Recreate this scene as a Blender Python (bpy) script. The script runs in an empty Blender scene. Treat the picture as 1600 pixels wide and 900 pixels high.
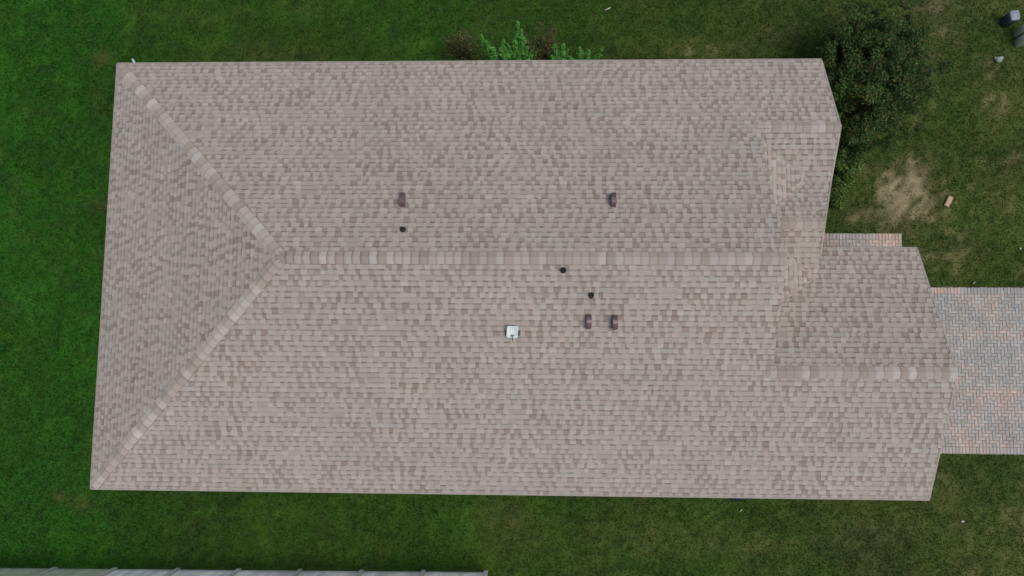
import bpy, math, random
import numpy as np
from mathutils import Matrix, Vector

random.seed(7)
rng = np.random.default_rng(11)
scene = bpy.context.scene
col = scene.collection

# ------------------------------------------------------------------ camera
F_PX = 1070.28
CAM = (12.009, -2.2202, 21.3211)
PITCH, ROLL, YAW = 0.0938, 0.0298, 0.0069
cam_data = bpy.data.cameras.new('camera')
cam = bpy.data.objects.new('camera', cam_data)
col.objects.link(cam)
cam_data.sensor_width = 36.0
cam_data.lens = F_PX / 1600.0 * 36.0
cam_data.clip_start = 0.1
cam_data.clip_end = 3000.0
ROT = (Matrix.Rotation(YAW, 3, 'Z') @ Matrix.Rotation(ROLL, 3, 'Y') @ Matrix.Rotation(PITCH, 3, 'X'))
cam.matrix_world = Matrix.Translation(CAM) @ ROT.to_4x4()
scene.camera = cam
scene.render.resolution_x = 1024
scene.render.resolution_y = 576

# ------------------------------------------------------------------ sky and sun (thin overcast)
SUN_DIR = Vector((0.34, -0.15, 1.0)).normalized()      # towards the sun
world = bpy.data.worlds.new('World')
scene.world = world
world.use_nodes = True
wn = world.node_tree
wn.nodes.clear()
w_out = wn.nodes.new('ShaderNodeOutputWorld')
w_bg = wn.nodes.new('ShaderNodeBackground')
w_sky = wn.nodes.new('ShaderNodeTexSky')
w_sky.sky_type = 'NISHITA'
w_sky.sun_disc = False
w_sky.sun_elevation = math.asin(SUN_DIR.z)
w_sky.sun_rotation = math.atan2(SUN_DIR.x, SUN_DIR.y)
w_sky.air_density = 1.0
w_sky.dust_density = 7.0
w_sky.ozone_density = 0.4
w_bg.inputs['Strength'].default_value = 0.13
wn.links.new(w_sky.outputs[0], w_bg.inputs['Color'])
wn.links.new(w_bg.outputs[0], w_out.inputs['Surface'])

sun_data = bpy.data.lights.new('sun', 'SUN')
sun_data.energy = 0.85
sun_data.angle = math.radians(18)
sun_data.color = (1.0, 0.98, 0.96)
sun = bpy.data.objects.new('sun', sun_data)
col.objects.link(sun)
sun.rotation_euler = SUN_DIR.to_track_quat('Z', 'Y').to_euler()
sun.location = (12, -10, 30)

vs = scene.view_settings
vs.view_transform = 'Standard'
vs.look = 'None'
vs.gamma = 1.0
vs.use_curve_mapping = False
vs.exposure = -0.10

# ------------------------------------------------------------------ helpers
CAMV = np.array(CAM)
ROTN = np.array(ROT)


def project(P):
    d = ROTN.T @ (np.asarray(P, float) - CAMV)
    return 800 + F_PX * d[0] / -d[2], 450 - F_PX * d[1] / -d[2]


def link(o, parent=None):
    col.objects.link(o)
    if parent is not None:
        o.parent = parent
    return o


def tag(o, label=None, category=None, group=None, kind=None):
    if label: o['label'] = label
    if category: o['category'] = category
    if group: o['group'] = group
    if kind: o['kind'] = kind
    return o


def empty(name, loc, label, category, group=None, rz=0.0):
    o = bpy.data.objects.new(name, None)
    o.empty_display_size = 0.2
    o.location = loc
    o.rotation_euler = (0, 0, rz)
    col.objects.link(o)
    return tag(o, label, category, group)


def mesh_from(name, verts, faces, mat=None, colors=None, smooth=False):
    """verts list, faces list, colors = one rgb per face"""
    me = bpy.data.meshes.new(name)
    me.from_pydata([tuple(map(float, v)) for v in verts], [], faces)
    if mat: me.materials.append(mat)
    if colors is not None:
        at = me.attributes.new('Col', 'FLOAT_COLOR', 'CORNER')
        buf = np.ones((len(me.loops), 4), np.float32)
        i = 0
        for f, c in zip(faces, colors):
            buf[i:i + len(f), :3] = c
            i += len(f)
        at.data.foreach_set('color', buf.ravel())
    if smooth:
        me.polygons.foreach_set('use_smooth', [True] * len(me.polygons))
    me.update()
    return me


def mesh_quads(name, V, mat, C):
    """V (n,4,3) kites, C (n,3) colours: fast mesh for blades and leaves"""
    n = len(V)
    me = bpy.data.meshes.new(name)
    me.vertices.add(n * 4)
    me.vertices.foreach_set('co', V.astype(np.float32).ravel())
    me.loops.add(n * 4)
    me.loops.foreach_set('vertex_index', np.arange(n * 4, dtype=np.int32))
    me.polygons.add(n)
    me.polygons.foreach_set('loop_start', np.arange(0, n * 4, 4, dtype=np.int32))
    me.materials.append(mat)
    at = me.attributes.new('Col', 'FLOAT_COLOR', 'POINT')
    buf = np.ones((n, 4, 4), np.float32)
    buf[:, :, :3] = C[:, None, :]
    at.data.foreach_set('color', buf.ravel())
    me.update(calc_edges=True)
    me.validate()
    return me


class MB:
    """collects simple solids"""
    def __init__(s):
        s.v = []; s.f = []

    def add(s, verts, faces):
        b = len(s.v)
        s.v += [tuple(map(float, q)) for q in verts]
        s.f += [tuple(b + i for i in f) for f in faces]
        return s

    def box(s, x0, x1, y0, y1, z0, z1, bev=0.0):
        if bev <= 0:
            return s.add([(x0, y0, z0), (x1, y0, z0), (x1, y1, z0), (x0, y1, z0), (x0, y0, z1), (x1, y0, z1), (x1, y1, z1), (x0, y1, z1)],
                         [(0, 3, 2, 1), (4, 5, 6, 7), (0, 1, 5, 4), (1, 2, 6, 5), (2, 3, 7, 6), (3, 0, 4, 7)])
        b = bev
        return s.loft([[(x0, y0, z0), (x1, y0, z0), (x1, y1, z0), (x0, y1, z0)],
                       [(x0, y0, z1 - b), (x1, y0, z1 - b), (x1, y1, z1 - b), (x0, y1, z1 - b)],
                       [(x0 + b, y0 + b, z1), (x1 - b, y0 + b, z1), (x1 - b, y1 - b, z1), (x0 + b, y1 - b, z1)]])

    def loft(s, rings, cap0=True, cap1=True):
        n = len(rings[0]); b = len(s.v)
        for r in rings: s.v += [tuple(map(float, q)) for q in r]
        for k in range(len(rings) - 1):
            for i in range(n):
                j = (i + 1) % n
                s.f.append((b + k * n + i, b + k * n + j, b + (k + 1) * n + j, b + (k + 1) * n + i))
        if cap0: s.f.append(tuple(b + i for i in range(n))[::-1])
        if cap1: s.f.append(tuple(b + (len(rings) - 1) * n + i for i in range(n)))
        return s

    def tube(s, pts, rad, n=8):
        rings = []
        for k, p in enumerate(pts):
            p = Vector(p)
            a = Vector(pts[max(k - 1, 0)]); c = Vector(pts[min(k + 1, len(pts) - 1)])
            t = (c - a).normalized()
            x = t.orthogonal().normalized()
            if k and abs(x.dot(px)) < 0.99:
                x = (px - t * px.dot(t)).normalized()
            px = x
            y = t.cross(x)
            r = rad[k] if isinstance(rad, (list, tuple)) else rad
            rings.append([tuple(p + x * (r * math.cos(2 * math.pi * i / n)) + y * (r * math.sin(2 * math.pi * i / n))) for i in range(n)])
        return s.loft(rings)

    def build(s, name, mat, parent=None, smooth=False, loc=None):
        me = mesh_from(name, s.v, s.f, mat, smooth=smooth)
        o = bpy.data.objects.new(name, me)
        if loc is not None: o.location = loc
        return link(o, parent)


# ------------------------------------------------------------------ materials
def nodes_of(name):
    m = bpy.data.materials.new(name)
    m.use_nodes = True
    nt = m.node_tree
    return m, nt, nt.nodes['Principled BSDF']


def noise(nt, scale, detail=4, rough=0.6, vec=None):
    n = nt.nodes.new('ShaderNodeTexNoise')
    n.inputs['Scale'].default_value = scale
    n.inputs['Detail'].default_value = detail
    n.inputs['Roughness'].default_value = rough
    if vec is None:
        g = nt.nodes.new('ShaderNodeNewGeometry'); vec = g.outputs['Position']
    nt.links.new(vec, n.inputs['Vector'])
    return n


def ramp(nt, src, stops):
    r = nt.nodes.new('ShaderNodeValToRGB')
    els = r.color_ramp.elements
    while len(els) > 1: els.remove(els[-1])
    els[0].position = stops[0][0]; els[0].color = (*stops[0][1], 1)
    for p, c in stops[1:]:
        e = els.new(p); e.color = (*c, 1)
    nt.links.new(src, r.inputs[0])
    return r.outputs[0]


def mul(nt, a, b, fac=1.0):
    m = nt.nodes.new('ShaderNodeMix'); m.data_type = 'RGBA'; m.blend_type = 'MULTIPLY'
    m.inputs[0].default_value = fac
    nt.links.new(a, m.inputs[6]); nt.links.new(b, m.inputs[7])
    return m.outputs[2]


def mixc(nt, f, a, b):
    m = nt.nodes.new('ShaderNodeMix'); m.data_type = 'RGBA'
    nt.links.new(f, m.inputs[0])
    for s, k in ((a, 6), (b, 7)):
        if isinstance(s, tuple): m.inputs[k].default_value = (*s, 1)
        else: nt.links.new(s, m.inputs[k])
    return m.outputs[2]


def bump(nt, bs, h, strength, dist=0.01):
    b = nt.nodes.new('ShaderNodeBump')
    b.inputs['Strength'].default_value = strength
    b.inputs['Distance'].default_value = dist
    nt.links.new(h, b.inputs['Height']); nt.links.new(b.outputs[0], bs.inputs['Normal'])


def plain(name, c, rough=0.6, var=0.12, scale=9.0, metal=0.0, spec=0.5):
    m, nt, bs = nodes_of(name)
    n = noise(nt, scale)
    lo = tuple(x * (1 - var) for x in c); hi = tuple(min(1, x * (1 + var)) for x in c)
    nt.links.new(ramp(nt, n.outputs[0], [(0.3, lo), (0.7, hi)]), bs.inputs['Base Color'])
    bs.inputs['Roughness'].default_value = rough
    bs.inputs['Metallic'].default_value = metal
    bs.inputs['Specular IOR Level'].default_value = spec
    return m


def attr_mat(name, rough, grain_scale, grain, stain_scale=None, stain=0.0, source='attr', bumps=0.0, trans=0.0, spec=0.3):
    m, nt, bs = nodes_of(name)
    if source == 'attr':
        a = nt.nodes.new('ShaderNodeAttribute'); a.attribute_name = 'Col'; c = a.outputs['Color']
    else:
        a = nt.nodes.new('ShaderNodeObjectInfo'); c = a.outputs['Color']
        if source == 'both':
            b = nt.nodes.new('ShaderNodeAttribute'); b.attribute_name = 'Col'; c = mul(nt, c, b.outputs['Color'])
    if grain:
        n = noise(nt, grain_scale, 3, 0.7)
        c = mul(nt, c, ramp(nt, n.outputs[0], [(0.25, (1 - grain,) * 3), (0.75, (1 + grain,) * 3)]))
    if stain:
        n2 = noise(nt, stain_scale, 5, 0.65)
        c = mul(nt, c, ramp(nt, n2.outputs[0], [(0.3, (1 - stain, 1 - stain, 1 - stain * 0.9)), (0.7, (1 + stain * 0.6,) * 3)]))
    nt.links.new(c, bs.inputs['Base Color'])
    bs.inputs['Roughness'].default_value = rough
    bs.inputs['Specular IOR Level'].default_value = spec
    if bumps:
        n3 = noise(nt, grain_scale, 3, 0.7)
        bump(nt, bs, n3.outputs[0], bumps, 0.006)
    if trans:
        out = nt.nodes['Material Output']
        t = nt.nodes.new('ShaderNodeBsdfTranslucent'); nt.links.new(c, t.inputs['Color'])
        mx = nt.nodes.new('ShaderNodeMixShader'); mx.inputs[0].default_value = trans
        nt.links.new(bs.outputs[0], mx.inputs[1]); nt.links.new(t.outputs[0], mx.inputs[2])
        nt.links.new(mx.outputs[0], out.inputs['Surface'])
    return m


M_SHINGLE = attr_mat('asphalt_shingle', 0.92, 46.0, 0.16, 0.55, 0.04, bumps=0.5, spec=0.2)
M_CAP = attr_mat('asphalt_ridge_cap', 0.92, 40.0, 0.14, 1.1, 0.06, source='both', bumps=0.5, spec=0.2)
M_DECK = plain('roof_deck_felt', (0.10, 0.085, 0.08), 0.95)
M_DRIP = plain('drip_edge_metal', (0.28, 0.265, 0.235), 0.5, 0.08)
M_FASCIA = plain('fascia_paint', (0.55, 0.52, 0.47), 0.55, 0.06)
M_STUCCO = plain('stucco', (0.50, 0.43, 0.34), 0.9, 0.10, 30)
M_PAVER = attr_mat('concrete_paver', 0.85, 60.0, 0.16, 2.2, 0.14, source='obj', bumps=0.3)
M_PAVER_F = attr_mat('concrete_paver_field', 0.85, 60.0, 0.16, 2.2, 0.14, bumps=0.3)
M_JOINT = plain('joint_sand', (0.19, 0.18, 0.165), 0.95, 0.3, 12)
M_BLADE = attr_mat('grass_blade', 0.7, 20.0, 0.0, trans=0.25, spec=0.06)
M_LEAF = attr_mat('leaf', 0.6, 20.0, 0.0, trans=0.2, spec=0.15)
M_BARK = plain('bark', (0.055, 0.045, 0.035), 0.9, 0.3, 25)
M_VENT = plain('brown_vent_metal', (0.10, 0.068, 0.078), 0.30, 0.15, 14, spec=0.6)
M_VENTDARK = plain('vent_opening', (0.010, 0.009, 0.009), 0.8)
M_PIPE = plain('pipe_boot', (0.018, 0.016, 0.015), 0.6)
M_WHITE = plain('white_plastic', (0.52, 0.62, 0.62), 0.3, 0.04)
M_DARKMETAL = plain('dark_bracket', (0.05, 0.05, 0.055), 0.5)
M_VINYL = attr_mat('vinyl', 0.35, 12.0, 0.05, 1.5, 0.10, source='obj', trans=0.9)
M_NAVY = plain('navy_tarp', (0.010, 0.014, 0.055), 0.5, 0.3, 8)
M_PEDDARK = plain('slate_plastic', (0.055, 0.065, 0.085), 0.55)
M_PEDTOP = plain('slate_plastic_lid', (0.20, 0.235, 0.29), 0.5)
M_PEDPALE = plain('pale_cabinet', (0.74, 0.76, 0.68), 0.5)
M_LABEL = plain('white_sticker', (0.8, 0.8, 0.78), 0.4)
M_WOOD = plain('weathered_wood', (0.38, 0.30, 0.19), 0.8, 0.2, 20)
M_PALE = plain('pale_scrap', (0.40, 0.40, 0.32), 0.7)
M_BAG = plain('pale_bag', (0.24, 0.30, 0.28), 0.45)
M_GARAGE = plain('garage_door_paint', (0.62, 0.58, 0.52), 0.5, 0.05)

# ------------------------------------------------------------------ lawn colour
def vnoise(x, y, s, seed):
    """value noise, vectorised"""
    xs = x / s + 1000 + seed * 17.3; ys = y / s + 1000 + seed * 31.7
    xi = np.floor(xs).astype(np.int64); yi = np.floor(ys).astype(np.int64)
    fx = xs - xi; fy = ys - yi
    fx = fx * fx * (3 - 2 * fx); fy = fy * fy * (3 - 2 * fy)

    def hsh(a, b):
        h = (a * 374761393 + b * 668265263 + seed * 974634) & 0x7fffffff
        h = ((h ^ (h >> 13)) * 1274126177) & 0x7fffffff
        return ((h ^ (h >> 16)) & 0xffff) / 65535.0
    return (hsh(xi, yi) * (1 - fx) * (1 - fy) + hsh(xi + 1, yi) * fx * (1 - fy) +
            hsh(xi, yi + 1) * (1 - fx) * fy + hsh(xi + 1, yi + 1) * fx * fy)


def fbm(x, y, s, seed, n=4):
    t = 0; a = 0.5; w = 0
    for k in range(n):
        t = t + a * vnoise(x, y, s / 2 ** k, seed + k); w += a; a *= 0.55
    return t / w


# bare or dead spots: x, y, radius x, radius y, strength (0 grass .. 1 bare soil)
SPOTS = [(23.55, 2.80, 0.68, 1.0, 1.12), (23.1, 3.5, 0.6, 0.4, .5), (24.6, 2.5, 0.4, 0.8, .4), (25.1, 0.9, 0.8, 0.5, .20), (24.1, 0.8, .5, .5, .18),
         (-2.2, 7.3, .3, .3, .4), (-2.65, -6.75, .20, .16, .45), (-2.0, -7.0, .5, .25, .25),
         (11.2, -7.4, .9, .9, .22), (-1.8, 2.4, .4, .2, .35), (15.5, -7.6, 2.2, .3, .18), (18.9, -7.9, 2.6, .25, .22),
         (24.6, -6.2, .9, .6, .22), (26.5, -7.0, .9, 1.2, .12), (17.2, 7.5, 1.6, .4, .28), (23.7, 6.4, .5, .5, .26),
         (22.3, 2.2, .5, .3, .40), (23.6, -5.45, .25, .15, .35), (3.6, 7.2, 2.2, .5, .22)]


def lawn_color(x, y):
    """reflectance of the turf: greener on the left and back, drier towards the street"""
    dry = np.zeros_like(x)
    for sx, sy, rx, ry, st in SPOTS:
        wob = 0.5 + 1.0 * fbm(x, y, 0.35, 5)
        d = ((x - sx) / rx) ** 2 + ((y - sy) / ry) ** 2
        dry = np.maximum(dry, st * np.exp(-d * wob))
    dry = dry * np.clip((fbm(x, y, 0.22, 71, 4) - 0.08) * 1.9, 0, 1.0)
    side = np.maximum(np.clip((x - 13) / 10, 0, 1), np.clip((x - 8) / 6, 0, 1) * np.clip((-5.5 - y) / 1.5, 0, 1) * .45)
    big = fbm(x, y, 3.2, 21); mid = fbm(x, y, 0.8, 33); fine = fbm(x, y, 0.09, 41, 2)
    dry = np.clip(dry * (0.15 + 1.7 * fine) + np.clip(mid - 0.60, 0, 1) * (0.5 + 0.4 * side) + 0.66 * side * fine * (0.15 + fbm(x, y, 1.1, 57, 3)), 0, 1)
    lush = np.array([0.022, 0.108, 0.010]); dull = np.array([0.043, 0.078, 0.015])
    olive = np.array([0.100, 0.108, 0.042]); soil = np.array([0.29, 0.25, 0.195])
    left = np.clip((1.5 - x) / 4, 0, 1)
    g = np.clip(0.75 * big + 0.6 * left + 0.10, 0, 1)[..., None]
    c = dull * (1 - g) + lush * g
    k = np.clip(dry * 1.9, 0, 1)[..., None]; c = c * (1 - k) + olive * k
    k = np.clip((dry - 0.40) * 1.7, 0, 1)[..., None]; c = c * (1 - k) + soil * k
    c = c * (0.72 + 0.60 * fbm(x, y, 1.9, 63, 3))[..., None]
    yg = (np.clip((fbm(x, y, 0.45, 97, 3) - .52) * 4, 0, 1) * np.clip(1 - dry * 3, 0, 1))[..., None]
    c = c * (1 + yg * np.array([.40, .28, .05]))       # lighter, yellower runners
    c = c * (0.50 + 0.95 * fine)[..., None] * np.array([0.80, 0.84, 0.64])
    return c, dry


# ------------------------------------------------------------------ ground sheet
gx = np.concatenate([[-600, -150, -40, -14], np.arange(-9, 31.01, 0.2), [36, 60, 200, 600]])
gy = np.concatenate([[-600, -150, -40, -18], np.arange(-12, 12.51, 0.2), [18, 40, 150, 600]])
GX, GY = np.meshgrid(gx, gy)
nx, ny = len(gx), len(gy)
gm = bpy.data.meshes.new('ground')
idx = np.arange(nx * ny).reshape(ny, nx)
fq = np.stack([idx[:-1, :-1], idx[:-1, 1:], idx[1:, 1:], idx[1:, :-1]], -1).reshape(-1, 4)
gz = np.where((np.abs(GX - 11) < 20) & (np.abs(GY) < 12), 0.02 * (fbm(GX, GY, 1.3, 77) - 0.5), 0)
gm.from_pydata(np.stack([GX, GY, gz], -1).reshape(-1, 3).tolist(), [], fq.tolist())
gc, _ = lawn_color(GX.ravel(), GY.ravel())
at = gm.attributes.new('Col', 'FLOAT_COLOR', 'POINT')
at.data.foreach_set('color', np.concatenate([gc * 0.8, np.ones((len(gc), 1))], 1).astype(np.float32).ravel())
gm.materials.append(attr_mat('turf_soil', 0.95, 28.0, 0.35, 3.0, 0.12, bumps=0.8))
ground = link(bpy.data.objects.new('ground', gm))
ground['kind'] = 'structure'

# ------------------------------------------------------------------ house dimensions
HE = 2.60                      # eave height
S = 0.4476                     # roof pitch
H = 6.0                        # half width
ZR = HE + S * H
XM, X2, XG = 17.93, 20.05, 22.42
XW = 17.84                     # tall gable wall
Y2, YG = 3.72, 2.66
Z2 = HE + S * (H - Y2)
ZG = HE + S * (H - YG)
YV, XV = 2.42, 19.39           # valley in front of the bedroom gable
ZV = Z2 - S * (Y2 - YV)
YE = 1.165; ZE = ZV + S * (YV - YE); XE = 19.56
YV2, XV2 = (ZG - S * YG - ZE + S * YE) / (2 * S), 19.52
ZV2 = ZE - S * (YE - YV2)
YGE = H - 2 * YG               # garage front eave
K1, K2 = 0.72, 0.68
EXPO = 0.1432
CS = 1 / math.sqrt(1 + S * S)

house = empty('house', (0, 0, 0), 'single storey house under a large beige and brown shingle roof', 'house')

# walls (below the eaves)
OV = 0.42
mb = MB()


def wall_seg(mb, a, b, z1a, z1b=None, t=0.18):
    a = Vector((*a, 0)); b = Vector((*b, 0)); d = (b - a).normalized(); n = Vector((-d.y, d.x, 0)) * t
    z1b = z1a if z1b is None else z1b
    p = [a, b, b + n, a + n]
    mb.add([(*q.xy, 0) for q in p] + [(p[0].x, p[0].y, z1a), (p[1].x, p[1].y, z1b), (p[2].x, p[2].y, z1b), (p[3].x, p[3].y, z1a)],
           [(0, 3, 2, 1), (4, 5, 6, 7), (0, 1, 5, 4), (1, 2, 6, 5), (2, 3, 7, 6), (3, 0, 4, 7)])


wt = HE - 0.03
outline = [(OV, -H + OV), (XG - OV, -H + OV), (XG - OV, YGE - OV), (XE - OV - .6, YGE - OV), (XE - OV - .6, YV), (X2 - OV, YV), (X2 - OV, H - OV), (OV, H - OV)]
for i in range(len(outline)):
    wall_seg(mb, outline[i], outline[(i + 1) % len(outline)], wt)
wall = mb.build('wall', M_STUCCO, house)
# gable walls
def gable(mb, x, ya, yb, yr, zb, zp, t=0.12):
    mb.add([(x, ya, zb), (x, yb, zb), (x, yr, zp), (x - t, ya, zb), (x - t, yb, zb), (x - t, yr, zp)],
           [(0, 1, 2), (5, 4, 3), (0, 3, 4, 1), (1, 4, 5, 2), (2, 5, 3, 0)])


for x, ya, yb, yr, zb, zp in ((XW, -YG, Y2, 0, 3.0, ZR - .05), (XG - OV, -H + OV, YGE - OV, -YG, wt, ZG - .22), (X2 - OV, YV, H - OV, Y2, wt, Z2 - .22), (XE - OV, -0.1, YV, YE, 2.8, ZE - .2)):
    m_ = MB(); gable(m_, x, ya, yb, yr, zb, zp); m_.build('gable_wall', M_STUCCO, house)
# garage door
gd = MB()
for k in range(4): gd.box(XG - OV + .004, XG - OV + .05, -5.1, -0.25, 0.02 + k * .55, 0.55 + k * .55)
gd.build('garage_door', M_GARAGE, house)

# ------------------------------------------------------------------ roof deck
def zU(y): return ZR - S * y
def zL(y): return ZR + S * y
deck_polys = [
    [(0, H, HE), (X2, H, HE), (X2, Y2, Z2), (XM, Y2, Z2), (XM, 0, ZR), (H, 0, ZR)],
    [(0, -H, HE), (H, 0, ZR), (XM, 0, ZR), (XM, -YG, ZG), (XG, -YG, ZG), (XG, -H, HE)],
    [(0, H, HE), (H, 0, ZR), (0, -H, HE)],
    [(XW, Y2, Z2), (X2, Y2, Z2), (X2 - .06, YV, ZV), (XV, YV, ZV), (XW, YV + K1 * (XV - XW), ZV + S * K1 * (XV - XW))],
    [(XV, YV, ZV), (X2 - .06, YV, ZV), (XE, YE, ZE), (XW, YE, ZE), (XW, YV - K1 * (XV - XW), ZV + S * K1 * (XV - XW))],
    [(XW, YE, ZE), (XE, YE, ZE), (XE - .02, YV2, ZV2), (XV2, YV2, ZV2), (XW, YV2 + K2 * (XV2 - XW), ZV2 + S * K2 * (XV2 - XW))],
    [(XE - .03, YGE, HE), (XG, YGE, HE), (XG, -YG, ZG), (XW, -YG, ZG), (XW, YV2 - K2 * (XV2 - XW), ZV2 + S * K2 * (XV2 - XW)), (XV2, YV2, ZV2), (XE - .03, YV2, ZV2)],
    [(XV, YV, ZV), (XW, YV - K1 * (XV - XW), ZV + S * K1 * (XV - XW)), (XW, YV + K1 * (XV - XW), ZV + S * K1 * (XV - XW))],
    [(XV2, YV2, ZV2), (XW, YV2 - K2 * (XV2 - XW), ZV2 + S * K2 * (XV2 - XW)), (XW, YV2 + K2 * (XV2 - XW), ZV2 + S * K2 * (XV2 - XW))],
]
mb = MB()
for P in deck_polys:
    n = len(P)
    mb.loft([[(x, y, z - 0.03) for x, y, z in P], [(x, y, z - 0.004) for x, y, z in P]])
roof = mb.build('roof', M_DECK, house)

# ------------------------------------------------------------------ shingle courses
pieces = []     # (verts, faces, colours, projected size)


def piecewise(pts):
    xs = [p[0] for p in pts]; ys = [p[1] for p in pts]
    return lambda t: float(np.interp(t, xs, ys))


TONES = [(0.322, 0.300, 0.283), (0.318, 0.294, 0.276), (0.310, 0.292, 0.276), (0.336, 0.316, 0.300), (0.322, 0.288, 0.268)]
GAPS = [(0.250, 0.221, 0.202), (0.260, 0.232, 0.213), (0.242, 0.212, 0.193), (0.264, 0.236, 0.217), (0.250, 0.214, 0.192)]


def shingle_slope(O, U, V, vmax, uL, uR, seed, warm=0.0):
    """O: origin on the lowest course line, U: along the course, V: unit vector up the slope.
    uL(v), uR(v): the course's ends at height v along the slope"""
    r = random.Random(seed)
    O = np.array(O, float); U = np.array(U, float); V = np.array(V, float)
    N = np.cross(U, V)
    if N[2] < 0: N = -N
    rows = int(math.ceil(vmax / EXPO))
    for k in range(rows):
        v0 = k * EXPO; v1 = min((k + 1) * EXPO, vmax)
        if v1 - v0 < 0.02: continue
        e = 1e-4
        l0, l1, r0, r1 = uL(v0 + e), uL(v1 - e), uR(v0 + e), uR(v1 - e)
        lo, hi = min(l0, l1), max(r0, r1)
        u = lo - r.random() * 0.3
        tooth = r.random() < 0.5
        j = r.uniform(-.003, .003)
        run, brown, bf = 0.0, False, 0.0
        while u < hi:
            if run <= 0:          # a strip is printed in stretches of pale and of brown granules
                brown = (not brown) if r.random() < 0.75 else brown
                run = r.uniform(0.20, 0.80) if brown else r.uniform(0.20, 0.90)
                bf = r.uniform(.55, 1.2)
            kind_ = 'tooth' if tooth else 'gap'
            if tooth: w = r.uniform(0.08, 0.20)
            else:
                w = r.uniform(0.06, 0.19)
                if not brown and r.random() < 0.16: kind_ = r.choice(('flat', 'line')); w = r.uniform(.2, .45)
            ua, ub = u, u + w
            u = ub
            run -= w
            b0, b1 = max(ua, l0), min(ub, r0)
            t0, t1 = max(ua, l1), min(ub, r1)
            was = tooth
            tooth = not tooth
            if b1 - b0 < 0.004 and t1 - t0 < 0.004: continue
            if b1 < b0: b0 = b1 = min(max(0.5 * (b0 + b1), l0), r0)
            if t1 < t0: t0 = t1 = min(max(0.5 * (t0 + t1), l1), r1)
            nb = (0.019 if was else 0.009) + r.uniform(-.0015, .002)
            nt_ = 0.0015 if was else 0.0005
            vb = v0 - (0.004 if was else 0.0) + j
            # blend of granule colours, drifting slowly over the roof
            pc = O + U * (0.5 * (b0 + b1)) + V * v0
            fx = np.array([pc[0]]); fy = np.array([pc[1]])
            drift = float(fbm(fx, fy, 1.6, 51, 3)[0]) - 0.5
            pale = np.array(TONES[r.randrange(5)]); brn = np.array(GAPS[r.randrange(5)])
            if kind_ == 'tooth': cl = pale * (1.07 if not brown else 1.05)
            elif kind_ == 'gap' and brown: cl = pale * .96 * (1 - bf) + brn * bf
            else: cl = pale * .96
            cl = cl * (1 + r.uniform(-.04, .04) + 0.06 * drift)
            cl = cl * np.array([0.996 + 0.03 * drift + warm, 1.006, 0.986 - 0.03 * drift - warm])
            P = lambda uu, vv, nn: O + U * uu + V * vv + N * nn
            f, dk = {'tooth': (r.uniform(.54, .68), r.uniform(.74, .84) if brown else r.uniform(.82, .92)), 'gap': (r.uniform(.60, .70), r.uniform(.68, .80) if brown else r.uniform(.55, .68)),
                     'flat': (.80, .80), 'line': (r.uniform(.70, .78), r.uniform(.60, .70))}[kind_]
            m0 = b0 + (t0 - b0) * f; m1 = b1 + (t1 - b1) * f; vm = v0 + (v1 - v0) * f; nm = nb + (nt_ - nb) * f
            # dark granule band, with the next course's butt shadow painted into the colour
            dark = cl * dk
            verts = [P(b0, vb, nb), P(b1, vb, nb), P(m1, vm, nm), P(m0, vm, nm), P(t1, v1, nt_), P(t0, v1, nt_), P(b0, vb, 0), P(b1, vb, 0)]
            faces = [(0, 1, 2, 3), (3, 2, 4, 5), (6, 7, 1, 0)]
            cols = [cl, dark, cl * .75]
            if was:
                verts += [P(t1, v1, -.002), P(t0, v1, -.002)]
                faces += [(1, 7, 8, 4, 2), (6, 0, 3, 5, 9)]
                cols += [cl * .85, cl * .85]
            area = 0.5 * ((b1 - b0) + (t1 - t0)) * (v1 - v0)
            dv = CAMV - pc; dist = np.linalg.norm(dv)
            size = area * max(0.0, float(dv @ N)) / dist ** 3
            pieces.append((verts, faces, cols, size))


LS = H / CS
up = np.array([0, -CS, S * CS]); dn = np.array([0, CS, S * CS]); rt = np.array([CS, 0, S * CS])
hipL = lambda v: v * CS
# main slope away from the street fence, main slope towards it, hip end
shingle_slope((0, H, HE), (1, 0, 0), up, LS, hipL, lambda v: X2 if v * CS < H - Y2 else XM, 1)
shingle_slope((0, -H, HE), (1, 0, 0), dn, LS, hipL, lambda v: XG if v * CS < H - YG else XM, 2, 0.0)
shingle_slope((0, 0, HE), (0, 1, 0), rt, LS, lambda v: -H + v * CS, lambda v: H - v * CS, 3)
# bedroom gable, entry gable, garage slope facing the walk
shingle_slope((0, YV, ZV), (1, 0, 0), dn, (Y2 - YV) / CS, lambda v: max(XW, XV - v * CS / K1), lambda v: X2 - .05 + .05 * min(1, v * CS / (Y2 - YV)), 4, 0.004)
shingle_slope((0, YV, ZV), (1, 0, 0), up, (YV - YE) / CS, lambda v: max(XW, XV - v * CS / K1), lambda v: X2 - .05 + (XE - X2 + .05) * v * CS / (YV - YE), 5, 0.004)
shingle_slope((0, YV2, ZV2), (1, 0, 0), dn, (YE - YV2) / CS, lambda v: max(XW, XV2 - v * CS / K2), lambda v: XE, 6, 0.004)
shingle_slope((0, YGE, HE), (1, 0, 0), up, (YGE + YG) / CS, lambda v: XE - .03 if YGE - v * CS > YV2 else max(XW, XV2 - (YV2 - YGE + v * CS) / K2), lambda v: XG, 7)
# small saddles that shed water off the tall gable wall
for (xv, yv, zv, k, sd) in ((XV, YV, ZV, K1, 8), (XV2, YV2, ZV2, K2, 9)):
    sl = S * k; c_ = 1 / math.sqrt(1 + sl * sl)
    shingle_slope((xv, yv, zv + .004), (0, 1, 0), (-c_, 0, sl * c_), (xv - XW) / c_, lambda v, c_=c_, k=k: -k * v * c_, lambda v, c_=c_, k=k: k * v * c_, sd, 0.004)

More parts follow.
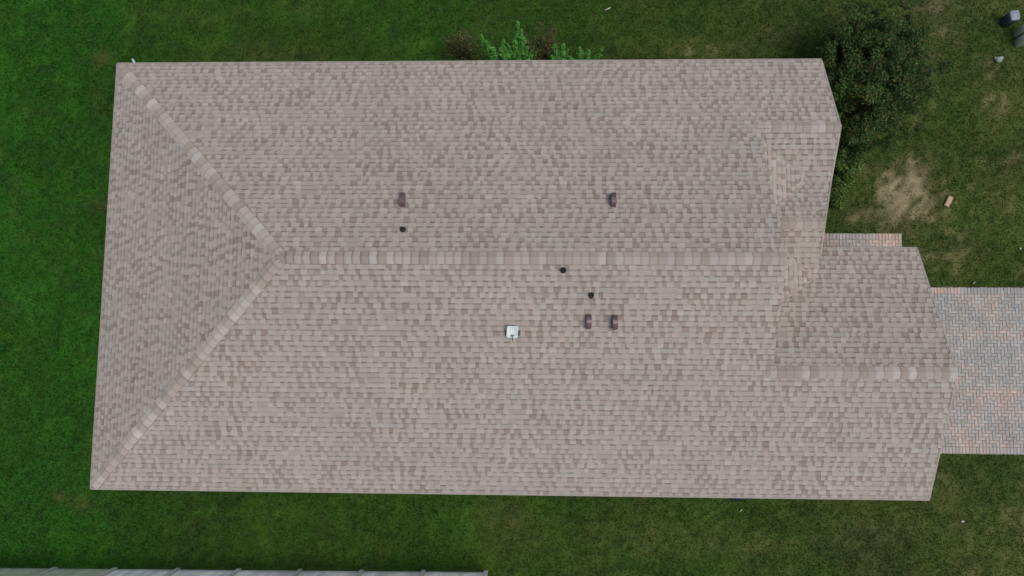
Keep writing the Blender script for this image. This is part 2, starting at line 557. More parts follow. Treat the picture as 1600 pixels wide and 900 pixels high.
order = sorted(range(len(pieces)), key=lambda i: -pieces[i][3])
big300 = set(order[:300])
V_, F_, C_ = [], [], []
for i, (vv, ff, cc, sz) in enumerate(pieces):
    if i in big300:
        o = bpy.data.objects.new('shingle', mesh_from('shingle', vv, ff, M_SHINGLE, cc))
        link(o, roof)
    else:
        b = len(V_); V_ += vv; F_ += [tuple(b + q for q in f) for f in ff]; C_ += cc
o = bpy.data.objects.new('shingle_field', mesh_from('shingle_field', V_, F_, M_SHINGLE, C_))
link(o, roof)
o['kind'] = 'stuff'

# ------------------------------------------------------------------ ridge and hip caps
CAPTONES = [(0.325, 0.304, 0.280), (0.340, 0.322, 0.300), (0.285, 0.256, 0.228), (0.385, 0.372, 0.354), (0.300, 0.272, 0.245), (0.332, 0.310, 0.287), (0.275, 0.246, 0.218), (0.350, 0.332, 0.310)]


def cap_mesh(wa, wb, ridge, length, drop=0.0):
    """one folded cap: wa, wb unit vectors down both slopes, ridge unit vector; origin on the ridge at the butt end"""
    wa, wb, ridge = (Vector(q) for q in (wa, wb, ridge))
    W = 0.165
    upv = Vector((0, 0, 1))

    def ring(t, lift):
        b = ridge * t + upv * lift
        return [b + wa * W - upv * .004, b + wa * 0.06, b + wa * 0.022 + upv * .004, b + wb * 0.022 + upv * .004, b + wb * 0.06, b + wb * W - upv * .004]
    A = ring(0, 0.050); B = ring(length, 0.016); M = [a.lerp(b, .60) for a, b in zip(A, B)]
    A2 = [p - upv * 0.030 for p in A]; B2 = [p - upv * 0.012 for p in B]
    v = A + B + A2 + B2 + M
    f = []; c = []
    for i in range(5): f.append((i, i + 1, 24 + i + 1, 24 + i)); c.append((1, 1, 1))
    for i in range(5): f.append((24 + i, 24 + i + 1, 6 + i + 1, 6 + i)); c.append((.85, .845, .84))      # lap shadow painted in as a darker granule band
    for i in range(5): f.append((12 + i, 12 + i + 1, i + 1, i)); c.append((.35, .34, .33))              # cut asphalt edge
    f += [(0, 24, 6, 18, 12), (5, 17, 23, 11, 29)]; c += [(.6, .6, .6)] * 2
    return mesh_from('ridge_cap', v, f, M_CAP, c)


def cap_line(P0, P1, wa, wb, step=0.2, seed=0, light=1.0):
    r = random.Random(seed)
    P0 = Vector(P0); P1 = Vector(P1); d = P1 - P0; L = d.length; d.normalize()
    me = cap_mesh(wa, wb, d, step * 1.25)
    n = int(round(L / step)); last = -1
    for k in range(n):
        o = bpy.data.objects.new('ridge_cap', me)
        o.location = P0 + d * (k * L / n)
        p = r.randrange(len(CAPTONES))
        if p == last: p = (p + 1) % len(CAPTONES)
        last = p
        q = light * r.uniform(1.02, 1.12)
        o.color = (*[min(1, (.95 * c + .05 * m) * q) for c, m in zip(CAPTONES[p], (.322, .298, .278))], 1)
        link(o, roof)


wU = (0, CS, -S * CS); wL = (0, -CS, -S * CS); wH = (-CS, 0, -S * CS)


def perp_down(plane_n, ridge):
    n = Vector(plane_n).normalized(); t = n.cross(Vector(ridge)).normalized()
    return -t if t.z > 0 else t


nU, nL, nHp = (0, S, 1), (0, -S, 1), (-S, 0, 1)
for sgn, nn in ((1, nU), (-1, nL)):
    a = Vector((0.10, sgn * (H - 0.10), HE + S * 0.10)); b = Vector((H, 0, ZR)); d = (b - a).normalized()
    cap_line(a, b, perp_down(nn, d), perp_down(nHp, d), 0.235, 20 + sgn, 1.02)
cap_line((XM, 0, ZR + .004), (H - .1, 0, ZR + .004), wU, wL, 0.2, 23, 1.0)
cap_line((X2, Y2, Z2), (XW, Y2, Z2), wU, wL, 0.2, 24)
cap_line((XE, YE, ZE), (XW, YE, ZE), wU, wL, 0.2, 25)
cap_line((XG, -YG, ZG), (XW, -YG, ZG), wU, wL, 0.2, 26)

# ------------------------------------------------------------------ drip edges, fascia, soffit
def edge_strip(pts, inward, name_top=True):
    for i in range(len(pts) - 1):
        a = Vector(pts[i]); b = Vector(pts[i + 1]); iw = Vector(inward[i] if isinstance(inward, list) else inward)
        d = (b - a).normalized()
        m1 = MB()
        ow = -iw
        q = [a + ow * .018, b + ow * .018, b + iw * .028, a + iw * .028]
        z = Vector((0, 0, 1))
        # strip follows the slope: inner edge keeps the roof's height through iw.z
        m1.loft([[tuple(p - z * .05) for p in q], [tuple(p + z * .020) for p in q]])
        m1.build('drip_edge', M_DRIP, roof)
        m2 = MB()
        q = [a + iw * .004, b + iw * .004, b + iw * .03, a + iw * .03]
        m2.loft([[tuple(p - z * .20) for p in q], [tuple(p - z * .052) for p in q]])
        m2.build('fascia', M_FASCIA, house)


edge_strip([(0, -H, HE), (0, H, HE)], (1, 0, S))
edge_strip([(0.02, H, HE), (X2, H, HE)], (0, -1, S))
edge_strip([(0.02, -H, HE), (XG, -H, HE)], (0, 1, S))
edge_strip([(X2, H - .03, HE), (X2, Y2, Z2), (X2 - .05, YV, ZV), (XE, YE, ZE), (XE, 0.40, ZE - S * (YE - 0.40))], (-1, 0, 0))
edge_strip([(XG, -H + .03, HE), (XG, -YG, ZG), (XG, YGE - .03, HE)], (-1, 0, 0))
edge_strip([(XE + .03, YGE, HE), (XG, YGE, HE)], (0, -1, S))
m1 = MB()
for x0, x1, y0, y1 in ((0.03, OV, -H + .03, H - .03), (OV, X2 - OV, H - OV, H - .03), (OV, XG - OV, -H + .03, -H + OV), (XG - OV, XG - .03, -H + .03, YGE - .03), (X2 - OV, X2 - .09, YV, H - .03)):
    m1.box(x0, x1, y0, y1, HE - .20, HE - .185)
m1.build('soffit', M_FASCIA, house)

# ------------------------------------------------------------------ roof fittings
def slope_frame(x, y, upper):
    z = zU(y) if upper else zL(y)
    n = Vector((0, S, 1) if upper else (0, -S, 1)).normalized()
    X = Vector((1, 0, 0)); Y = n.cross(X)
    m = Matrix((X, Y, n)).transposed().to_4x4()
    m.translation = Vector((x, y, z)) + n * 0.012
    return m


def hood_mesh():
    """goose-neck exhaust hood: arched top along the slope, flat sides, 0.13 wide and 0.35 long"""
    mb = MB()
    prof = [(-.175, 0.0), (-.172, .09), (-.15, .15), (-.105, .195), (-.04, .22), (.03, .222), (.10, .205), (.15, .165), (.172, .11), (.175, 0.0)]
    rings = []
    for x, ins in ((-.062, .010), (-.056, 0.0), (.056, 0.0), (.062, .010)):
        rings.append([(x, y * (1 - ins * 3), max(0, z - ins)) for y, z in prof])
    mb.loft(rings)
    return mesh_from('exhaust_vent', mb.v, mb.f, M_VENT)


hood = hood_mesh()
fl = MB(); fl.box(-.14, .14, -.24, .24, 0, .006)
flange_me = mesh_from('base_flange', fl.v, fl.f, M_VENT)
mo = MB(); mo.box(-.055, .055, -.006, .006, -.035, .035)
mouth_me = mesh_from('opening', mo.v, mo.f, M_VENTDARK)
lip = MB(); lip.box(-.07, .07, -.004, .012, -.004, .004)
for x, y, upp, lab, rz in ((8.77, 1.50, True, 'brown hooded vent above a pipe, left half of the upper slope', 0.04),
                           (13.98, 1.50, True, 'brown hooded vent alone in the right half of the upper slope', -0.03),
                           (13.36, -1.44, False, 'left of the two brown hooded vents on the lower slope', -0.02),
                           (13.99, -1.45, False, 'right of the two brown hooded vents on the lower slope', 0.05)):
    o = bpy.data.objects.new('exhaust_vent', hood)
    link(o, house)
    o.matrix_world = slope_frame(x, y, upp) @ Matrix.Rotation(rz, 4, 'Z')
    o['label'] = lab
    fo = bpy.data.objects.new('opening', mouth_me); link(fo, o)
    fo.location = (0, .178 if upp else -.178, .05)

for x, y, upp, lab in ((8.85, .73, True, 'dark pipe vent below the brown hooded vent on the upper slope'),
                       (12.73, -.28, False, 'dark pipe vent just below the main ridge caps'),
                       (13.41, -.85, False, 'dark pipe vent above the pair of brown hooded vents')):
    mb = MB()
    z0 = (zU(y) if upp else zL(y))
    seg = 14
    rings = []
    for r_, zz in ((.042, -.05), (.042, .20), (.034, .20), (.032, .02)):
        rings.append([(r_ * math.cos(2 * math.pi * i / seg), r_ * math.sin(2 * math.pi * i / seg), zz) for i in range(seg)])
    mb.loft(rings)
    o = mb.build('vent_pipe', M_PIPE, house, True, (x, y, z0))
    o['label'] = lab
    mb = MB(); rings = []
    sg = -S if upp else S
    for r_, zz in ((.074, .006), (.070, .02), (.062, .032), (.055, .085), (.048, .09)):
        rings.append([(r_ * math.cos(2 * math.pi * i / seg), r_ * math.sin(2 * math.pi * i / seg), zz + .012 + sg * r_ * math.sin(2 * math.pi * i / seg)) for i in range(seg)])
    mb.loft(rings)
    mb.build('rubber_boot', M_PIPE, o, True)

# small white dish on the lower slope
dx, dy = 11.52, -1.745
dish = empty('roof_dish', (dx, dy, zL(dy) + .012), 'small white rounded square dish on the lower roof slope', 'dish')
mb = MB()


def rrect(w, h, r, n=5):
    out = []
    for cx, cy, a0 in ((w - r, h - r, 0), (-w + r, h - r, 90), (-w + r, -h + r, 180), (w - r, -h + r, 270)):
        for i in range(n):
            a = math.radians(a0 + 90 * i / (n - 1)); out.append((cx + r * math.cos(a), cy + r * math.sin(a)))
    return out


rings = []
for sc, zz in ((.90, 0.0), (1.0, .012), (1.0, .022), (.93, .026), (.80, .014), (.45, -.006), (.12, -.012)):
    rings.append([(x * sc, y * sc, zz) for x, y in rrect(.138, .145, .045)])
mb.loft(rings)
o = mb.build('dish_panel', M_WHITE, dish, True, (0, .015, .24))
o.rotation_euler = (math.radians(14), 0, math.radians(-3))
mb = MB(); mb.box(-.045, .045, -.012, .012, -.010, .012); mb.box(-.010, .010, -.05, -.012, -.008, .006)
o = mb.build('feed_head', M_DARKMETAL, dish, False, (.005, -.075, .285))
mb = MB(); mb.tube([(.005, -.09, .275), (.005, -.17, .22), (.005, -.20, .12), (.0, -.02, .10)], .011)
mb.build('feed_arm', M_DARKMETAL, dish)
mb = MB(); mb.tube([(0, 0, -.03), (0, 0, .22)], .022)
mb.build('mast', M_DARKMETAL, dish)
mb = MB(); mb.box(-.19, .19, -.07, .07, 0, .008)
o = mb.build('foot_plate', M_DARKMETAL, dish); o.rotation_euler = (math.atan(S), 0, 0)

# ------------------------------------------------------------------ driveway and walk
PAV0 = [(0.335, 0.305, 0.28), (0.375, 0.315, 0.28), (0.305, 0.305, 0.295), (0.265, 0.285, 0.29), (0.40, 0.325, 0.285), (0.325, 0.31, 0.29), (0.285, 0.30, 0.30), (0.42, 0.32, 0.27)]


PAV = [tuple(1.05 * (.72 * a + .28 * b) for a, b in zip(c, (.325, .312, .297))) for c in PAV0]


def paver_mesh(L, W, t=0.03, b=0.006, g=0.004):
    mb = MB(); mb.box(-L / 2 + g, L / 2 - g, -W / 2 + g, W / 2 - g, 0, t, b)
    return mesh_from('paver', mb.v, mb.f, M_PAVER)


ME_H = paver_mesh(.2, .1); ME_V = paver_mesh(.1, .2); ME_S = paver_mesh(.1, .1)
field_v, field_f, field_c = [], [], []


def paver_color(x, y, r):
    a = float(fbm(np.array([x]), np.array([y]), 1.3, 61, 3)[0])
    k = min(7, max(0, int((a - 0.28) / 0.44 * 8 + r.uniform(-2.6, 2.6))))
    k = [3, 6, 2, 5, 0, 1, 4, 7][k]
    q = r.uniform(.88, 1.12)
    return tuple(c * q for c in PAV[k])


def covered(x, y):
    u, w = project((x, y, 0.03))
    return u


def lay(items, parent, limit, base_z, rest_name):
    """items: (x, y, horizontal?, rgb). Largest in view become parts, the rest one joined part"""
    r = random.Random(5)

    def score(it):
        u, w = project((it[0], it[1], .03))
        vis = -20 < u < 1620 and -20 < w < 920
        hid = it[0] < 23.6 and it[1] < 1.05 or it[0] < 20.5
        return (0 if vis and not hid else 1, (it[0] - CAM[0]) ** 2 + (it[1] - CAM[1]) ** 2)
    items = sorted(items, key=score)
    for k, (x, y, hz, c) in enumerate(items):
        z = base_z + r.uniform(-.002, .003)
        me = {True: ME_H, False: ME_V, None: ME_S}[hz]
        if k < limit:
            o = bpy.data.objects.new('paver', me)
            o.location = (x, y, z)
            o.rotation_euler = (r.uniform(-.012, .012), r.uniform(-.012, .012), r.uniform(-.012, .012))
            o.color = (*c, 1)
            link(o, parent)
        else:
            b = len(field_v)
            for vv in me.vertices: field_v.append((vv.co.x + x, vv.co.y + y, vv.co.z + z))
            for p in me.polygons: field_f.append(tuple(b + q for q in p.vertices)); field_c.append(c)


def herringbone(x0, x1, y0, y1, r):
    out = []
    # 90 degree herringbone on a 0.1 m grid, pieces clipped to whole pieces inside the rectangle
    nx_, ny_ = int(round((x1 - x0) / .1)), int(round((y1 - y0) / .1))
    for j in range(-1, ny_ + 1):
        for i in range(-1, nx_ + 1):
            k = (i - j) % 4
            cells = ((i, j), (i + 1, j)) if k == 0 else ((i, j), (i, j - 1)) if k == 2 else ()
            ins = [c for c in cells if 0 <= c[0] < nx_ and 0 <= c[1] < ny_]
            if len(ins) == 2:
                out.append((x0 + (i + 1) * .1, y0 + (j + .5) * .1, True) if k == 0 else (x0 + (i + .5) * .1, y0 + j * .1, False))
            elif len(ins) == 1:      # cut half piece along the border
                out.append((x0 + (ins[0][0] + .5) * .1, y0 + (ins[0][1] + .5) * .1, None))
    return [(x, y, hz, paver_color(x, y, r)) for x, y, hz in out]


r_ = random.Random(3)
DX0, DX1, DY0, DY1 = 22.0, 33.0, -5.15, -0.15
mb = MB(); mb.box(DX0 - .02, 60, DY0 - .02, DY1 + .02, -.15, .012)
driveway = mb.build('driveway', M_JOINT)
tag(driveway, kind='structure')
items = herringbone(DX0, DX1, DY0 + .2, DY1 - .2, r_)
x = DX0 + .05
while x < DX1:
    items.append((x, DY1 - .1, False, paver_color(x, DY1 + 3, r_)))
    items.append((x, DY0 + .1, False, paver_color(x, DY0, r_)))
    x += .1
lay(items, driveway, 300, .012, 'paver_field')
o = bpy.data.objects.new('paver_field', mesh_from('paver_field', field_v, field_f, M_PAVER_F, field_c)); link(o, driveway); o['kind'] = 'stuff'

field_v, field_f, field_c = [], [], []
mb = MB(); mb.box(19.2, 23.41, -.12, 1.53, -.15, .010)
walk = mb.build('walkway', M_JOINT)
tag(walk, kind='structure')
items = []
x = 20.45
while x < 23.38:
    items.append((x, 1.42, False, paver_color(x, 7 + 1.4, r_)))
    x += .1
items += herringbone(20.4, 23.4, .32, 1.32, r_)
lay(items, walk, 300, .010, 'paver_field')

# ------------------------------------------------------------------ fence along the bottom
fence = empty('vinyl_fence', (0, -9.0, 0), 'pale vinyl privacy fence along the bottom edge of the lawn', 'fence')
FY0 = -8.93
px_list = [-8.3, -6.42, -4.53, -2.60, -0.72, 1.23, 3.11, 5.0, 6.88, 8.75, 10.63]


def fy(x): return -8.935 + (x + 2.6) * 0.0082


FH = 1.75
post_mb = MB(); post_mb.box(-.062, .062, -.062, .062, 0, FH + .08)
post_me = mesh_from('post', post_mb.v, post_mb.f, M_VINYL)
cap_mb = MB(); cap_mb.loft([[(-.075, -.075, 0), (.075, -.075, 0), (.075, .075, 0), (-.075, .075, 0)], [(-.075, -.075, .02), (.075, -.075, .02), (.075, .075, .02), (-.075, .075, .02)], [(-.01, -.01, .06), (.01, -.01, .06), (.01, .01, .06), (-.01, .01, .06)]])
cap_me = mesh_from('post_cap', cap_mb.v, cap_mb.f, M_VINYL)
bd_mb = MB(); bd_mb.box(-.071, .071, -.011, .011, 0.10, FH - .04, 0)
bd_me = mesh_from('board', bd_mb.v, bd_mb.f, M_VINYL)
for i, x in enumerate(px_list):
    o = bpy.data.objects.new('post', post_me); o.location = (x, fy(x) + 9.0, 0); link(o, fence)
    o.color = (.78, .80, .79, 1)
    c = bpy.data.objects.new('post_cap', cap_me); c.location = (0, 0, FH + .08); link(c, o); c.color = (.80, .82, .81, 1)
    if i + 1 < len(px_list):
        xb = px_list[i + 1]
        green = x < -0.8
        tint = (.70, .77, .68) if green else (.90, .94, .95)
        for z0, z1 in ((.06, .17), (FH - .1, FH)):
            m_ = MB(); m_.loft([[(x + .063, fy(x) + 9 - .022, z0), (xb - .063, fy(xb) + 9 - .022, z0), (xb - .063, fy(xb) + 9 + .022, z0), (x + .063, fy(x) + 9 + .022, z0)],
                                [(x + .063, fy(x) + 9 - .022, z1), (xb - .063, fy(xb) + 9 - .022, z1), (xb - .063, fy(xb) + 9 + .022, z1), (x + .063, fy(x) + 9 + .022, z1)]])
            o = m_.build('rail', M_VINYL, fence); o.color = (.80, .84, .84, 1)
        n = 12; span = (xb - x - .13)
        for k in range(n):
            bx_ = x + .065 + span * (k + .5) / n
            o = bpy.data.objects.new('board', bd_me); o.location = (bx_, fy(bx_) + 9, 0)
            q = random.uniform(.9, 1.06); o.color = (tint[0] * q, tint[1] * q, tint[2] * q, 1)
            link(o, fence)

# ------------------------------------------------------------------ plants
def leaves(pos, nrm, L, W, colors):
    """kite leaves at pos, facing nrm, arrays"""
    n = len(pos)
    nrm = nrm / np.linalg.norm(nrm, axis=1, keepdims=True)
    a = rng.normal(size=(n, 3)); a -= nrm * np.sum(a * nrm, 1, keepdims=True); a /= np.linalg.norm(a, axis=1, keepdims=True)
    b = np.cross(nrm, a)
    L = L[:, None]; W = W[:, None]
    tip = pos + a * L * 0.5 - nrm * L * .10
    root = pos - a * L * 0.5
    q = np.stack([root, pos - b * W * .5 + nrm * W * .12, tip, pos + b * W * .5 + nrm * W * .12], 1)
    return q


def clump_cloud(centers, radii, per, flat=0.8):
    P, N, K = [], [], []
    for k, (c, r) in enumerate(zip(centers, radii)):
        n = int(per * (r / 0.3) ** 2)
        d = rng.normal(size=(n, 3)); d /= np.linalg.norm(d, axis=1, keepdims=True)
        rad = r * (0.35 + 0.65 * rng.random(n) ** 0.5)
        p = np.array(c) + d * rad[:, None] * np.array([1, 1, flat])
        P.append(p); N.append(d * .7 + rng.normal(size=(n, 3)) * .45 + np.array([0, 0, .55])); K.append(np.full(n, k))
    return np.concatenate(P), np.concatenate(N), np.concatenate(K)


def shade_palette(n, pal, w):
    k = rng.choice(len(pal), n, p=np.array(w) / sum(w))
    c = np.array(pal)[k] * rng.uniform(.7, 1.35, (n, 1))
    return c


def bush(name, label, category, cx, cy, rx, ry, h, z0, nclump, rclump, per, leaf, pal, w, group=None, spikes=0, stemname='stem', crownname='foliage', lean=(0, 0)):
    root = empty(name, (cx, cy, 0), label, category, group)
    cent = []; rad = []
    for k in range(nclump):
        while True:
            p = rng.uniform(-1, 1, 3)
            l = np.linalg.norm(p)
            if 0.35 < l < 1: break
        zc = z0 + (h - z0) * (0.5 + 0.5 * p[2])
        cent.append((p[0] * rx + lean[0] * zc, p[1] * ry + lean[1] * zc, zc)); rad.append(rclump * rng.uniform(.6, 1.25))
    for k in range(spikes):
        a = rng.uniform(0, 2 * math.pi); e = rng.uniform(.9, 1.22)
        cent.append((math.cos(a) * rx * e, math.sin(a) * ry * e, z0 + (h - z0) * rng.uniform(.3, .95))); rad.append(rclump * rng.uniform(.35, .85))
    P, N, K = clump_cloud(cent, rad, per)
    keep = P[:, 2] > 0.03
    P, N, K = P[keep], N[keep], K[keep]
    n = len(P)
    C = shade_palette(n, pal, w) * rng.uniform(.65, 1.3, len(cent))[K][:, None]
    Lf = leaf * rng.uniform(.6, 1.35, n)
    me = mesh_quads(crownname, leaves(P, N, Lf, Lf * .45, C), M_LEAF, C)
    o = link(bpy.data.objects.new(crownname, me), root); o['kind'] = 'stuff'
    # stems to a selection of clumps
    mb = MB()
    if stemname == 'trunk':
        mb.tube([(0, 0, -.1), (.02, .01, .4), (.03, -.02, .8)], [.09, .075, .06])
    for c in cent[::5 if stemname == 'trunk' else 2]:
        s0 = (0.03, -.02, .75) if stemname == 'trunk' else (rng.uniform(-.1, .1), rng.uniform(-.1, .1), -.05)
        mid = (c[0] * .45 + rng.uniform(-.08, .08), c[1] * .45 + rng.uniform(-.08, .08), (s0[2] + c[2]) * .55)
        r0 = .035 if stemname == 'trunk' else .014
        mb.tube([s0, mid, c], [r0, r0 * .6, r0 * .25], 5)
    mb.build(stemname, M_BARK, root, True)
    return root


DARKPAL = [(.024, .060, .016), (.038, .085, .021), (.062, .108, .028), (.070, .060, .022), (.14, .15, .045), (.10, .070, .022), (.20, .13, .04)]
bush('ornamental_tree', 'large dark tree with reddish leaf tips beside the upper right roof corner', 'tree', 21.95, 5.92, 1.42, 1.85, 2.85, .35, 260, .28, 400, .072,
     DARKPAL, [34, 34, 20, 9, 3, 3, .6], spikes=80, stemname='trunk', crownname='crown')
BRONZE = [(.065, .085, .032), (.085, .080, .036), (.12, .112, .045), (.045, .075, .028), (.20, .18, .08)]
bush('bronze_shrub', 'bronze rounded shrub left of the bright green ferny plants at the upper eave', 'shrub', 9.80, 7.18, .46, .50, 1.45, .15, 34, .20, 170, .055, BRONZE, [25, 25, 15, 25, 5], 'bronze shrubs along the upper wall', spikes=18)
bush('bronze_shrub', 'bronze shrub behind the bright green plants, right of their tallest spike', 'shrub', 12.30, 7.36, .50, .56, 1.45, .15, 34, .20, 170, .055, BRONZE, [25, 25, 22, 15, 10], 'bronze shrubs along the upper wall', spikes=18)


def ferny(label, cx, cy, stalks, group):
    """upright plant: each stalk is a leaning plume of fine bright leaves"""
    root = empty('ferny_plant', (cx, cy, 0), label, 'plant', group)
    P, N, C = [], [], []
    mb = MB()
    for (tx, ty, h, wdt) in stalks:
        base = np.array([rng.uniform(-.06, .06), rng.uniform(-.05, .05), 0]); top = np.array([tx, ty, h])
        mb.tube([tuple(base), tuple(base * .5 + top * .5 + np.array([0, 0, .06])), tuple(top)], [.014, .010, .005], 5)
        wdt = wdt * 1.22; n = int(1400 * h * wdt / .16)
        t = rng.uniform(.15, 1.03, n)
        ax = base[None] * (1 - t[:, None]) + top[None] * t[:, None]
        ax[:, 2] += .24 * t * (1 - t) * 1.0
        d = rng.normal(size=(n, 3)); d /= np.linalg.norm(d, axis=1, keepdims=True)
        prof = wdt * np.sqrt(np.clip(1.06 - t, 0.02, 1)) * 1.15 * (0.78 + .32 * np.sin(t * 21 + tx * 40))
        P.append(ax + d * (np.abs(prof) * rng.random(n) ** .5)[:, None]); N.append(d * .5 + rng.normal(size=(n, 3)) * .4 + np.array([0, 0, .8]))
        c = shade_palette(n, [(.10, .34, .06), (.075, .26, .045), (.15, .42, .085), (.04, .12, .03)], [28, 26, 16, 26])
        C.append(c)
    P = np.concatenate(P); N = np.concatenate(N); C = np.concatenate(C)
    k = P[:, 2] > .02; P, N, C = P[k], N[k], C[k]
    Lf = .050 * rng.uniform(.5, 1.6, len(P))
    o = link(bpy.data.objects.new('foliage', mesh_quads('foliage', leaves(P, N, Lf, Lf * .4, C), M_LEAF, C)), root); o['kind'] = 'stuff'
    mb.build('stem', M_BARK, root, True)


gF = 'bright green ferny plants at the upper eave'


def stalk_set(seed, items, extra, sx, sy, hmax):
    r = random.Random(seed)
    out = list(items)
    for k in range(extra):
        out.append((r.uniform(-sx, sx), r.uniform(0, sy), hmax * r.uniform(.6, .95), r.uniform(.07, .13)))
    return out


ferny('tallest bright green ferny plant between the two bronze shrubs', 11.55, 6.66, stalk_set(1, [(-.02, .86, 1.8, .15), (.10, .66, 1.7, .15), (.17, .48, 1.6, .16), (-.12, .46, 1.5, .16), (.26, .28, 1.4, .16)], 18, .58, .42, 1.5), gF)
ferny('bright green ferny plant leaning left next to the left bronze shrub', 10.80, 6.66, stalk_set(2, [(-.36, .52, 1.65, .17), (-.20, .36, 1.6, .19), (-.02, .18, 1.5, .2), (.30, .46, 1.5, .12)], 16, .46, .36, 1.45), gF)
ferny('bright green ferny plant in front of the right bronze shrub', 12.76, 6.66, stalk_set(3, [(-.12, .34, 1.4, .17), (.14, .34, 1.4, .16)], 14, .42, .34, 1.3), gF)
ferny('rightmost low bright green ferny plant at the upper eave', 13.60, 6.66, stalk_set(4, [(-.20, .30, 1.3, .15), (.06, .28, 1.25, .15), (.48, .32, 1.2, .11)], 13, .55, .28, 1.15), gF)

LOW = [(.07, .15, .03), (.10, .19, .045), (.17, .25, .06), (.035, .07, .02)]
for lab, x, y, rx, ry, h in (('low leafy green plant under the dark tree by the right gable', 21.85, 4.25, .50, .50, .75),
                             ('low leafy green plant halfway along the right gable wall', 21.68, 3.45, .38, .48, .6),
                             ('small leafy plant nearest the paved walk by the right gable', 21.42, 2.65, .22, .32, .45)):
    bush('leafy_plant', lab, 'plant', x, y, rx, ry, h, .08, 34, .16, 420, .07, LOW, [25, 25, 10, 25], 'low plants along the right gable wall')

# ------------------------------------------------------------------ grass
NB = 430000
bx = rng.uniform(-7.5, 29.5, NB); by = rng.uniform(-10.6, 10.6, NB)
keep = ~((bx > .55) & (bx < 21.9) & (by > -5.4) & (by < .2)) & ~((bx > .55) & (bx < 19.5) & (by > -5.4) & (by < 5.4))
creep = .07 * fbm(bx, by, .12, 93, 2)
keep &= ~((bx > DX0) & (by > DY0 - .02 + creep) & (by < DY1 + .015 - creep)) & ~((bx > 19) & (bx < 23.385) & (by > -.3) & (by < 1.55 - creep))
keep &= ~((np.abs(by - (-8.935 + (bx + 2.6) * .0082)) < .07) & (bx < 10.7))
cb, dryb = lawn_color(bx, by)
keep &= rng.random(NB) > np.clip(dryb * 1.15 - .25, 0, .82)
bx, by, cb, dryb = bx[keep], by[keep], cb[keep], dryb[keep]
n = len(bx)
hn = fbm(bx, by, .30, 88, 3)
hgt = (.028 + .028 * hn + .018 * rng.random(n)) * (1 - .4 * dryb)
ang = rng.uniform(0, 2 * math.pi, n); lean = rng.uniform(.25, 1.25, n)
wd = rng.uniform(.010, .021, n)
dxy = np.stack([np.cos(ang), np.sin(ang)], 1); sx = np.stack([-np.sin(ang), np.cos(ang)], 1)
root = np.stack([bx, by, np.full(n, -.004)], 1)
mid = root.copy(); mid[:, :2] += dxy * (hgt * lean * .45)[:, None]; mid[:, 2] += hgt * .72
tip = root.copy(); tip[:, :2] += dxy * (hgt * lean * 1.35)[:, None]; tip[:, 2] += hgt * (1.05 - .2 * lean)
s3 = np.concatenate([sx * wd[:, None] * .8, np.zeros((n, 1))], 1)
Q = np.stack([root, mid - s3, tip, mid + s3], 1)
cb = cb * rng.uniform(.55, 1.5, (n, 1)) * (1 + .25 * (rng.random((n, 1)) < .06))
yel = (rng.random(n) < .05 + .25 * dryb)
cb[yel] = cb[yel] * .4 + np.array([.13, .115, .05]) * .6
g = link(bpy.data.objects.new('grass', mesh_quads('grass', Q, M_BLADE, cb)))
tag(g, 'short green lawn grass with drier brownish patches around the house', 'grass', kind='stuff')

# ------------------------------------------------------------------ small things
def rounded_box(mb, w, d, h, r, taper=1.0, top=.02):
    rings = []
    for zz, sc in ((-.05, 1.0), (h - top, taper), (h - top * .4, taper * .97), (h, taper * .86)):
        rings.append([(x * sc, y * sc, zz) for x, y in rrect(w / 2, d / 2, r)])
    mb.loft(rings)


ped = empty('utility_pedestal', (26.93, 8.30, 0), 'dark slate utility pedestal with lighter cap at the upper right', 'pedestal', rz=.12)
mb = MB(); rounded_box(mb, .27, .31, .44, .05, .98); mb.build('body', M_PEDDARK, ped, True)
mb = MB(); rounded_box(mb, .29, .33, .09, .06, .98, .03); mb.build('lid', M_PEDTOP, ped, True, (0, 0, .43))
for lab, x, y, hh in (('taller of two pale grey green utility cabinets right of the slate pedestal', 27.36, 7.93, .80),
                      ('lower front pale grey green utility cabinet at the right frame edge', 27.37, 7.63, .66)):
    p = empty('utility_cabinet', (x, y, 0), lab, 'cabinet', 'pale utility cabinets', rz=.10)
    mb = MB(); rounded_box(mb, .34, .25, hh, .05, .97); mb.build('body', M_PEDPALE, p, True)
    mb = MB(); rounded_box(mb, .36, .27, .08, .05, .98, .03); mb.build('lid', M_PEDPALE, p, True, (0, 0, hh - .01))
    if hh < .7:
        mb = MB(); mb.box(-.186, -.176, -.05, .05, .36, .46); mb.build('sticker', M_LABEL, p)

# crumpled pale bag
mb = MB(); ring = []
rr = random.Random(9)
rings = []
for zz, sc in ((0.0, .9), (.05, 1.0), (.10, .75), (.13, .35)):
    rings.append([(sc * (.13 + .035 * math.sin(3 * a) + rr.uniform(-.025, .025)) * math.cos(a), sc * (.12 + .03 * math.sin(2 * a + 1) + rr.uniform(-.025, .025)) * math.sin(a), zz + rr.uniform(-.01, .015)) for a in [2 * math.pi * i / 13 for i in range(13)]])
mb.loft(rings)
o = mb.build('plastic_bag', M_BAG, None, False, (26.66, 7.08, .015))
tag(o, 'crumpled pale plastic bag lying on the grass below the cabinets', 'bag')

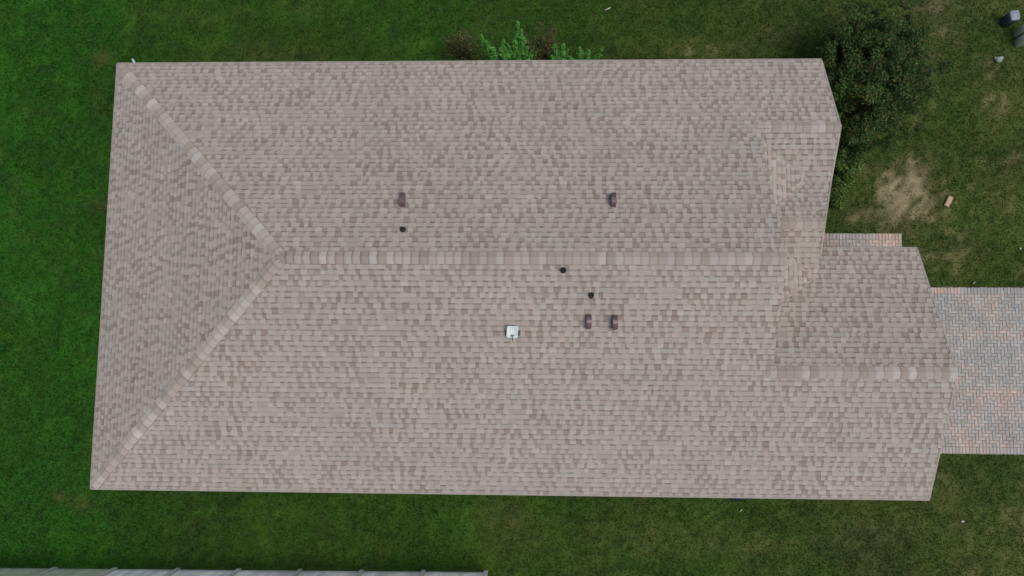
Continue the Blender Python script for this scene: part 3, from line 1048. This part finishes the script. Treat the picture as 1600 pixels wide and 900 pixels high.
mb = MB(); mb.loft([[(-.075, -.17, 0), (.07, -.165, 0), (.075, .16, 0), (-.065, .17, 0)], [(-.078, -.172, .05), (.072, -.17, .06), (.078, .16, .06), (-.07, .172, .05)], [(-.06, -.155, .07), (.055, -.15, .075), (.06, .145, .075), (-.05, .155, .07)]])
o = mb.build('wood_block', M_WOOD, None, False, (24.87, 2.53, .02)); o.rotation_euler = (0.03, .02, -.45)
tag(o, 'tan wooden block lying on the dry grass near the bare patch', 'wood')
mb = MB(); mb.tube([(-.09, -.03, .04), (0, .01, .055), (.09, .05, .05)], [.012, .026, .012], 6)
o = mb.build('stick', M_PALE, None, False, (14.40, 8.83, .02))
tag(o, 'short pale stick on the grass at the top edge', 'stick')

SCR = [(24.775, -7.12, 'pale scrap on the grass right of the lower roof corner'), (18.28, -6.89, 'pale scrap on the grass just below the lower eave'),
       (25.50, -.01, 'pale scrap at the upper edge of the paved driveway'), (26.95, 1.05, 'pale scrap on the grass above the driveway near the right edge')]
for i, (x, y, lab) in enumerate(SCR):
    q = random.Random(i + 40); mb = MB()
    a = .035 + .02 * q.random(); b = .015 + .015 * q.random()
    mb.loft([[(-a, -b, .03), (a * .8, -b * .7, .035), (a, b, .03), (-a * .6, b * .9, .03)], [(-a, -b, .036), (a * .8, -b * .7, .055), (a, b, .04), (-a * .6, b * .9, .06)]])
    o = mb.build('paper_scrap', M_PALE, None, False, (x, y, .03)); o.rotation_euler = (0, 0, q.uniform(0, 3))
    tag(o, lab, 'scrap', 'pale scraps on the lawn')

# white bent pipe beyond the upper left corner of the roof
mb = MB(); mb.tube([(.03, -.35, 2.36), (.03, -.14, 2.40), (.03, .02, 2.43), (.01, .09, 2.45), (-.03, .15, 2.45), (-.07, .20, 2.43)], .030, 10)
o = mb.build('bent_pipe', M_WHITE, None, True, (.40, 6.0, 0))
tag(o, 'small bent white pipe poking out past the upper left roof corner', 'pipe')

# navy tarp bundled along the wall under the lower eave
rings = []
rr = random.Random(2)
for k in range(14):
    x = -.65 + 1.3 * k / 13
    e = .6 + .4 * math.sin(math.pi * (k + .6) / 14.2)
    rings.append([(x, e * (.24 + rr.uniform(-.03, .03)) * math.cos(a) + .02 * math.sin(k), .16 + e * (.17 + rr.uniform(-.02, .03)) * math.sin(a)) for a in [2 * math.pi * i / 10 for i in range(10)]])
mb = MB(); mb.loft(rings)
o = mb.build('folded_tarp', M_NAVY, None, True, (18.25, -6.33, .0))
tag(o, 'dark navy blue tarp bundle lying under the lower eave', 'tarp')
